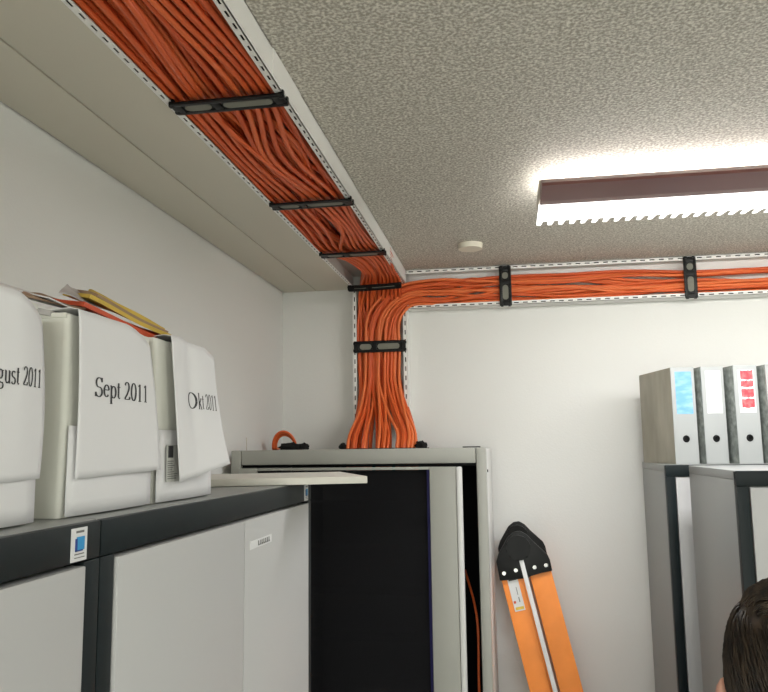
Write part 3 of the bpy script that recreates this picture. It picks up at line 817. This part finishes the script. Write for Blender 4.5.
# ------------------------------------------------------------------ ceiling lamp
LX0, LX1 = .090, 1.66
lamp = thing('ceiling_lamp', 'long fluorescent ceiling lamp with brown body and white serrated reflector', 'lamp', (LX0, 1.72, 2.60), 0)
lo0 = Vector(lamp.location)
def lm(name, bm, mat, smooth=False):
    bmesh.ops.translate(bm, verts=bm.verts, vec=-lo0)
    return link(name, finish(bm, name, smooth), mat, lamp)
bm = bmesh.new()                 # shallow brown housing, seen from below
prof = [(1.790, 2.640), (1.752, 2.619), (1.752, 2.612), (1.842, 2.604), (1.850, 2.6045), (1.892, 2.610), (1.892, 2.622), (1.880, 2.640)]
A = [bm.verts.new((LX0 + .002, y, z)) for y, z in prof]; B = [bm.verts.new((LX1, y, z)) for y, z in prof]
bm.faces.new(A); bm.faces.new(B[::-1])
for i in range(len(prof)):
    j = (i + 1) % len(prof); bm.faces.new((A[i], B[i], B[j], A[j]))
lm('lamp_housing', bm, M['lamp_body'])
bm = bmesh.new()                 # serrated glowing reflector wing on the far side
pitch = .0294; n = int((LX1 - LX0) / pitch); ya, yb, yc = 1.896, 2.054, 2.096
th = .002
def wing_pt(x, y): return (x, y, 2.612 + (y - ya) * .02)
def wquad(p):
    lo_ = [bm.verts.new(wing_pt(*a_)) for a_ in p]; hi_ = [bm.verts.new((v.co.x, v.co.y, v.co.z + th)) for v in lo_]
    bm.faces.new(lo_); bm.faces.new(hi_[::-1])
    for i in range(len(p)):
        j = (i + 1) % len(p); bm.faces.new((lo_[i], hi_[i], hi_[j], lo_[j]))
wquad([(LX0, ya), (LX0, yb), (LX0 + n * pitch, yb), (LX0 + n * pitch, ya)])
for i in range(n):
    x = LX0 + i * pitch
    wquad([(x, yb), (x + .001, yc), (x + .0115, yc), (x + .0165, yb)])
lm('serrated_reflector', bm, M['wing'])
for k, (yy, zz) in enumerate(((2.010, 2.650),)):
    bm = bmesh.new(); cyl_into(bm, ((LX0 + LX1) / 2, yy, zz), (1, 0, 0), .013, LX1 - LX0 - .05, 20)
    lm('fluorescent_tube', bm, M['tube'], False)
for xx in (LX0, LX1 - .014):
    bm = bmesh.new(); box_into(bm, xx, xx + .012, 1.86, 2.035, 2.6235, 2.664, .003); lm('end_cap', bm, M['cap'])
for xx in (LX0 + .25, LX1 - .3):
    bm = bmesh.new(); box_into(bm, xx, xx + .03, 2.005, 2.02, 2.618, CEIL, .001); lm('ceiling_bracket', bm, M['cap'])

# round ceiling button
bm = bmesh.new(); cyl_into(bm, (0, 0, -.010), (0, 0, 1), .041, .018, 40, .043)
bmesh.ops.bevel(bm, geom=[e for e in bm.edges if abs(e.verts[0].co.z - e.verts[1].co.z) < 1e-5 and e.verts[0].co.z < -.015], offset=.004, segments=3, affect='EDGES')
o = link('smoke_detector', finish(bm, 'smoke_detector'), M['puck'], None, (-.115, 2.60, CEIL))
tag(o, 'small round cream disc fixed to the ceiling near the back wall', 'smoke detector')

# ------------------------------------------------------------------ folding ladder
lad = thing('folding_ladder', 'folded orange ladder with black hinges leaning against the side of the rack', 'ladder', (.06, 2.6, 1.60))
lo0 = Vector(lad.location)
ax = Vector((-.079, 0, .347)).normalized()          # rail direction (upwards)
px_ = Vector((ax.z, 0, -ax.x))                      # across the rails, to the right
Pt = lambda along, across: (ax * along + px_ * across)
TL = Vector((-.046, 0, 1.587))                      # top left corner of left rail (y = 2.6)
for side, yy in enumerate((2.60, 2.93)):
    for k, a0 in enumerate((0., .093)):
        length = (1.587 + (.018 if k else 0)) / ax.z - .006
        wd = .066 if k == 0 else .070
        base = TL + px_ * a0 + ax * (.018 if k else 0)
        pts = [base + ax * .02, base + px_ * wd + ax * .02, base + px_ * wd - ax * length, base - ax * length]
        for i in (2, 3):
            p = pts[i]; p += ax * ((.002 - p.z) / ax.z)
        prism('rail', [(p.x - lo0.x, p.z - lo0.z) for p in pts], yy - lo0.y, yy + .024 - lo0.y, M['orange_rail'], lad, .003)
    # rungs joined to the left rail, drawn on the first side only
    if side == 0:
        for k in range(5):
            c = TL + px_ * .033 - ax * (.22 + k * .28)
            bm = bmesh.new(); cyl_into(bm, (c.x - lo0.x, 2.777 - lo0.y, c.z - lo0.z), (0, 1, 0), .014, .304, 16)
            link('rung', finish(bm, 'rung'), M['alu'], lad)
            c = TL + px_ * .128 - ax * (.36 + k * .28)
            if k < 4:
                bm = bmesh.new(); cyl_into(bm, (c.x - lo0.x, 2.777 - lo0.y, c.z - lo0.z), (0, 1, 0), .014, .304, 16)
                link('rung', finish(bm, 'rung'), M['alu'], lad)
    # hinge plates
    hc = Vector((.018, 0, 1.690))
    outl = [(-.050, 1.582), (-.060, 1.642), (-.052, 1.668), (-.020, 1.722), (.000, 1.738), (.020, 1.741), (.040, 1.730), (.062, 1.706), (.104, 1.668), (.112, 1.650), (.118, 1.616),
            (.048, 1.602), (.043, 1.592)]
    prism('hinge_plate', [(x - lo0.x, z - lo0.z) for x, z in outl], yy - .010 - lo0.y, yy - .0005 - lo0.y, M['black'], lad, .0035)
    bm = bmesh.new(); cyl_into(bm, (.012 - lo0.x, yy - .014 - lo0.y, 1.688 - lo0.z), (0, 1, 0), .040, .010, 36, .040)
    bmesh.ops.bevel(bm, geom=[e for e in bm.edges if abs(e.verts[0].co.y - e.verts[1].co.y) < 1e-5], offset=.003, segments=2, affect='EDGES')
    link('hinge_disc', finish(bm, 'hinge_disc'), M['black'], lad)
    for x, z in ((-.036, 1.607), (.002, 1.617), (.062, 1.627), (.098, 1.634)):
        bm = bmesh.new(); cyl_into(bm, (x - lo0.x, yy - .0125 - lo0.y, z - lo0.z), (0, 1, 0), .0062, .006, 16, .0048)
        link('rivet', finish(bm, 'rivet'), M['rivet'], lad)
c0 = TL + px_ * .0715 + ax * .062
pts = [c0, c0 + px_ * .014, c0 + px_ * .014 - ax * 1.62, c0 - ax * 1.62]
prism('centre_strip', [(p.x - lo0.x, p.z - lo0.z) for p in pts], 2.586 - lo0.y, 2.5895 - lo0.y, M['sticker'], lad, .001)
a_ = TL + px_ * .018 - ax * .004
pts = [a_, a_ + px_ * .034, a_ + px_ * .034 - ax * .105, a_ - ax * .105]
st = prism('sticker', [(p.x - lo0.x, p.z - lo0.z) for p in pts], 2.5982 - lo0.y, 2.5996 - lo0.y, M['sticker'], lad)
def on_st(name, x0, x1, s0, s1, mat):
    q_ = [a_ + px_ * x0 - ax * s0, a_ + px_ * x1 - ax * s0, a_ + px_ * x1 - ax * s1, a_ + px_ * x0 - ax * s1]
    prism(name, [(p.x - lo0.x, p.z - lo0.z) for p in q_], 2.5976 - lo0.y, 2.5981 - lo0.y, mat, st)
on_st('print_line', .004, .030, .002, .008, M['ink'])
on_st('print_line', .021, .023, .030, .055, M['ink_soft']); on_st('print_line', .021, .024, .062, .078, M['ink_soft'])
on_st('print_line', .003, .010, .072, .080, M['red']); on_st('print_line', .004, .031, .092, .101, M['yellow'])

# ------------------------------------------------------------------ person (seen from behind, only the crown is in view)
def skin_mesh(name, verts, edges, radii, mat, parent, sub=2, root=0):
    me = bpy.data.meshes.new(name); me.from_pydata(verts, edges, [])
    o = link(name, me, mat, parent)
    sk = o.modifiers.new('skin', 'SKIN'); sk.use_smooth_shade = True
    lay = me.skin_vertices[0].data if me.skin_vertices else None
    if lay is None:
        bpy.context.view_layer.objects.active = o
        me.attributes  # layer is created together with the modifier
    lay = me.skin_vertices[0].data
    for i, rr in enumerate(radii):
        lay[i].radius = rr if isinstance(rr, tuple) else (rr, rr); lay[i].use_root = (i == root)
    s = o.modifiers.new('smooth', 'SUBSURF'); s.levels = sub; s.render_levels = sub
    return o

HX, HY = .336, 1.00
pr = thing('person', 'person with short dark brown hair seen from behind at the lower right corner', 'person', (HX, HY, 0), radians(-12))
# body: pelvis root, spine, shoulders, arms, legs (x right, y forward)
v = [(0, 0, .98), (0, .0, 1.12), (0, -.01, 1.30), (0, -.02, 1.46), (0, .0, 1.56), (0, .015, 1.64)]
e = [(0, 1), (1, 2), (2, 3), (3, 4), (4, 5)]
r = [(.15, .11), (.14, .10), (.165, .11), (.14, .09), (.058, .058), (.055, .058)]
def chain(start, pts):
    prev = start
    for p, rr in pts:
        v.append(p); r.append(rr); e.append((prev, len(v) - 1)); prev = len(v) - 1
for s in (-1, 1):
    chain(3, [((s * .17, -.01, 1.475), (.062, .062)), ((s * .215, -.01, 1.33), (.050, .050)), ((s * .240, -.02, 1.17), (.042, .042)), ((s * .245, .03, 1.03), (.036, .036)), ((s * .245, .07, .91), (.027, .027))])
    chain(0, [((s * .09, 0, .88), (.085, .09)), ((s * .10, .01, .70), (.075, .078)), ((s * .105, .01, .50), (.055, .058)), ((s * .11, -.01, .32), (.052, .056)), ((s * .11, -.01, .10), (.036, .038))])
body = skin_mesh('body', v, e, r, M['shirt'], pr)
# head and face
bm = bmesh.new(); bmesh.ops.create_uvsphere(bm, u_segments=36, v_segments=28, radius=1)
for q_ in bm.verts:
    x, y, z = q_.co
    w_ = .076 * (1 - .20 * max(0, -z) ** 1.3); dp = .094
    yy = y * dp * (1 - .10 * max(0, -z)) + (.012 if z < -.3 else 0)
    if y > 0 and z < 0: yy *= 1 - .10 * (-z)
    if y < 0 and z < -.35: yy *= 1 - .35 * min(1, (-z - .35) / .6)
    zz = z * .116
    if y > .8:                    # nose, brow, mouth
        k = math.exp(-((x / .14) ** 2)); yy += .020 * k * math.exp(-((z + .22) / .16) ** 2)
        yy += .004 * math.exp(-((z - .15) / .1) ** 2) - .006 * math.exp(-((abs(x) - .4) / .16) ** 2) * math.exp(-((z - .0) / .1) ** 2)
    q_.co = (x * w_, yy, zz)
bmesh.ops.translate(bm, verts=bm.verts, vec=(0, .02, 1.730))
link('head', finish(bm, 'head', True), M['skin'], pr)
for s in (-1, 1):
    bm = bmesh.new(); bmesh.ops.create_uvsphere(bm, u_segments=16, v_segments=12, radius=1)
    for q_ in bm.verts:
        x, y, z = q_.co; q_.co = (x * .009 + s * .092 + s * .006 * (1 if y < -.2 else 0), y * .018 + .010, z * .031 + .006 * y)
    bmesh.ops.translate(bm, verts=bm.verts, vec=(0, 0, 1.704))
    link('ear', finish(bm, 'ear', True), M['skin'], pr)
    bm = bmesh.new(); bmesh.ops.create_uvsphere(bm, u_segments=14, v_segments=10, radius=.0115)
    bmesh.ops.translate(bm, verts=bm.verts, vec=(s * .032, .100, 1.732)); link('eye', finish(bm, 'eye', True), M['paper'], pr)
bm = bmesh.new(); bmesh.ops.create_uvsphere(bm, u_segments=16, v_segments=10, radius=1)
for q_ in bm.verts: q_.co = (q_.co.x * .024, q_.co.y * .008 + .108, q_.co.z * .007 + 1.664)
link('mouth', finish(bm, 'mouth', True), M['red'], pr)
# hair cap made of combed locks: displaced shell plus strands
bm = bmesh.new(); bmesh.ops.create_uvsphere(bm, u_segments=96, v_segments=64, radius=1)
dele = []
for q_ in bm.verts:
    x, y, z = q_.co
    lim = -.62 if y < .1 else -.62 + (y - .1) * 1.35
    if abs(x) > .7 and -.25 < y < .45: lim = max(lim, .08)
    if z < lim - .03: dele.append(q_)
    ang = math.atan2(x, y)
    k = 1 + .014 * sin(ang * 34 + z * 9) * (1 - abs(z)) + .010 * sin(ang * 57 + z * 14) + .012 * sin(x * 19 + y * 23)
    taper = .0 if z > -.3 else (-z - .3) * .10
    x = math.copysign(abs(x) ** .78, x); z = abs(z) ** .88 if z > 0 else z
    q_.co = (x * (.090 - taper * .1) * k, y * .107 * k * (1 - (.25 if y < 0 else 0) * max(0, -z - .2)), z * .119 * k)
bmesh.ops.delete(bm, geom=dele, context='VERTS')
bmesh.ops.translate(bm, verts=bm.verts, vec=(0, .012, 1.730))
hair = link('hair', finish(bm, 'hair', True), M['hair'], pr)
bm = bmesh.new(); rs = random.Random(21)
for i in range(2600):
    th = rs.uniform(0, 2 * pi); z = rs.uniform(-.55, .98)
    if cos(th) > .3 and z < .35: continue
    rr = sqrt(max(0, 1 - z * z)); p = V3((rr * sin(th), rr * cos(th), z))
    if abs(p.x) > .7 and -.25 < p.y < .45 and z < .12: continue
    d = V3((.35 - p.x * .2, -.3, -.9)) if z < .7 else V3((1, -.3, .1))
    d = (d - p * d.dot(p)).normalized()
    L_ = rs.uniform(.25, .42); side = p.cross(d) * .0065
    sc = V3((.090, .107, .119)); prevv = None
    for k in range(5):
        s = k / 4; c = (p + d * L_ * s).normalized(); c = V3((math.copysign(abs(c.x) ** .78, c.x), c.y, abs(c.z) ** .88 if c.z > 0 else c.z)) * (1.0 + .03 * sin(pi * s) + .012 + rs.uniform(0, .006))
        wv = side * (1 - s * .85)
        pair = []
        for m_ in (c - wv, c + wv):
            pair.append(bm.verts.new((m_.x * sc.x, m_.y * sc.y + .012, m_.z * sc.z + 1.730)))
        top_ = bm.verts.new(((c * 1.02).x * sc.x, (c * 1.02).y * sc.y + .012, (c * 1.02).z * sc.z + 1.730))
        cur = [pair[0], top_, pair[1]]
        if prevv:
            for a1 in range(3):
                b1 = (a1 + 1) % 3; bm.faces.new((prevv[a1], prevv[b1], cur[b1], cur[a1]))
        prevv = cur
link('hair_lock', finish(bm, 'hair_lock', True), M['hair'], hair)
# hands and shoes
for s in (-1, 1):
    v = [(0, 0, 0), (0, .01, -.04), (-.002, .018, -.085)]; e = [(0, 1), (1, 2)]; r = [(.024, .018), (.030, .015), (.034, .014)]
    for k, (dy, ln) in enumerate(((.030, .070), (.010, .082), (-.010, .076), (-.028, .060))):
        prev = 2
        for q_ in range(1, 4):
            v.append((-s * .006 * q_ * q_ / 3, .018 + dy * (1 if q_ else .8), -.085 - ln * q_ / 3)); r.append((.0088 - .0008 * q_,) * 2); e.append((prev, len(v) - 1)); prev = len(v) - 1
    prev = 1
    for q_ in range(1, 4):
        v.append((-s * .006 * q_, .030 + .014 * q_, -.045 - .022 * q_)); r.append((.0105 - .0008 * q_,) * 2); e.append((prev, len(v) - 1)); prev = len(v) - 1
    h = skin_mesh('hand', v, e, r, M['skin'], pr, 2); h.location = (s * .245, .07, .905)
    bm = bmesh.new(); box_into(bm, s * .11 - .045, s * .11 + .045, -.08, .19, .0, .085, .03, 4); link('shoe', finish(bm, 'shoe'), M['shoe'], pr)
# trousers as a loose shell around hips and legs
v = [(0, 0, .99), (0, 0, 1.04)]; e = [(0, 1)]; r = [(.158, .12), (.156, .118)]
for s in (-1, 1):
    chain(0, [((s * .09, 0, .88), (.098, .104)), ((s * .10, .01, .70), (.088, .092)), ((s * .105, .01, .50), (.070, .073)), ((s * .11, -.01, .32), (.066, .070)), ((s * .11, -.01, .085), (.058, .062))])
skin_mesh('trousers', v, e, r, M['trousers'], pr)

# ------------------------------------------------------------------ light
def area(name, loc, sx, sy, power, color=(1, .985, .95), rot=(0, 0, 0)):
    d = bpy.data.lights.new(name, 'AREA'); d.shape = 'RECTANGLE'; d.size = sx; d.size_y = sy; d.energy = power; d.color = color
    o = bpy.data.objects.new(name, d); COL.objects.link(o); o.location = loc; o.rotation_euler = rot
    return o
# downlight of the visible lamp and two more ceiling lamps behind the photographer
area('lamp_light', (.88, 1.99, 2.600), 1.5, .18, 10, (.985, .985, 1))
area('lamp_light', (.15, -2.3, 2.66), 1.5, .20, 78, (.98, 1, .945))
area('lamp_light', (1.9, -.3, 2.66), 1.5, .20, 15, (.98, 1, .94))
w = bpy.data.worlds.new('room_world'); S.world = w; w.use_nodes = True
w.node_tree.nodes['Background'].inputs[0].default_value = (.5, .5, .5, 1); w.node_tree.nodes['Background'].inputs[1].default_value = .1

# ------------------------------------------------------------------ camera
cam = bpy.data.cameras.new('camera'); co = bpy.data.objects.new('camera', cam); COL.objects.link(co)
r_ = Vector((.98673237, .16181905, -.01318426)); u_ = Vector((.03416736, -.12758253, .99123927)); f_ = Vector((-.15871931, .97853835, .13141874))
co.matrix_world = Matrix(((r_.x, u_.x, -f_.x, 0), (r_.y, u_.y, -f_.y, 0), (r_.z, u_.z, -f_.z, EYE), (0, 0, 0, 1)))
cam.sensor_fit = 'HORIZONTAL'; cam.sensor_width = 36; cam.lens = 36 * 767.25 / 768
cam.clip_start = .02; cam.clip_end = 50
S.camera = co
S.view_settings.view_transform = 'Standard'; S.view_settings.look = 'None'
S.view_settings.exposure = 1.0; S.view_settings.gamma = 1; S.view_settings.use_curve_mapping = False
S.cycles.use_denoising = True
S.cycles.max_bounces = 8; S.cycles.diffuse_bounces = 5
S.cycles.sample_clamp_indirect = 6
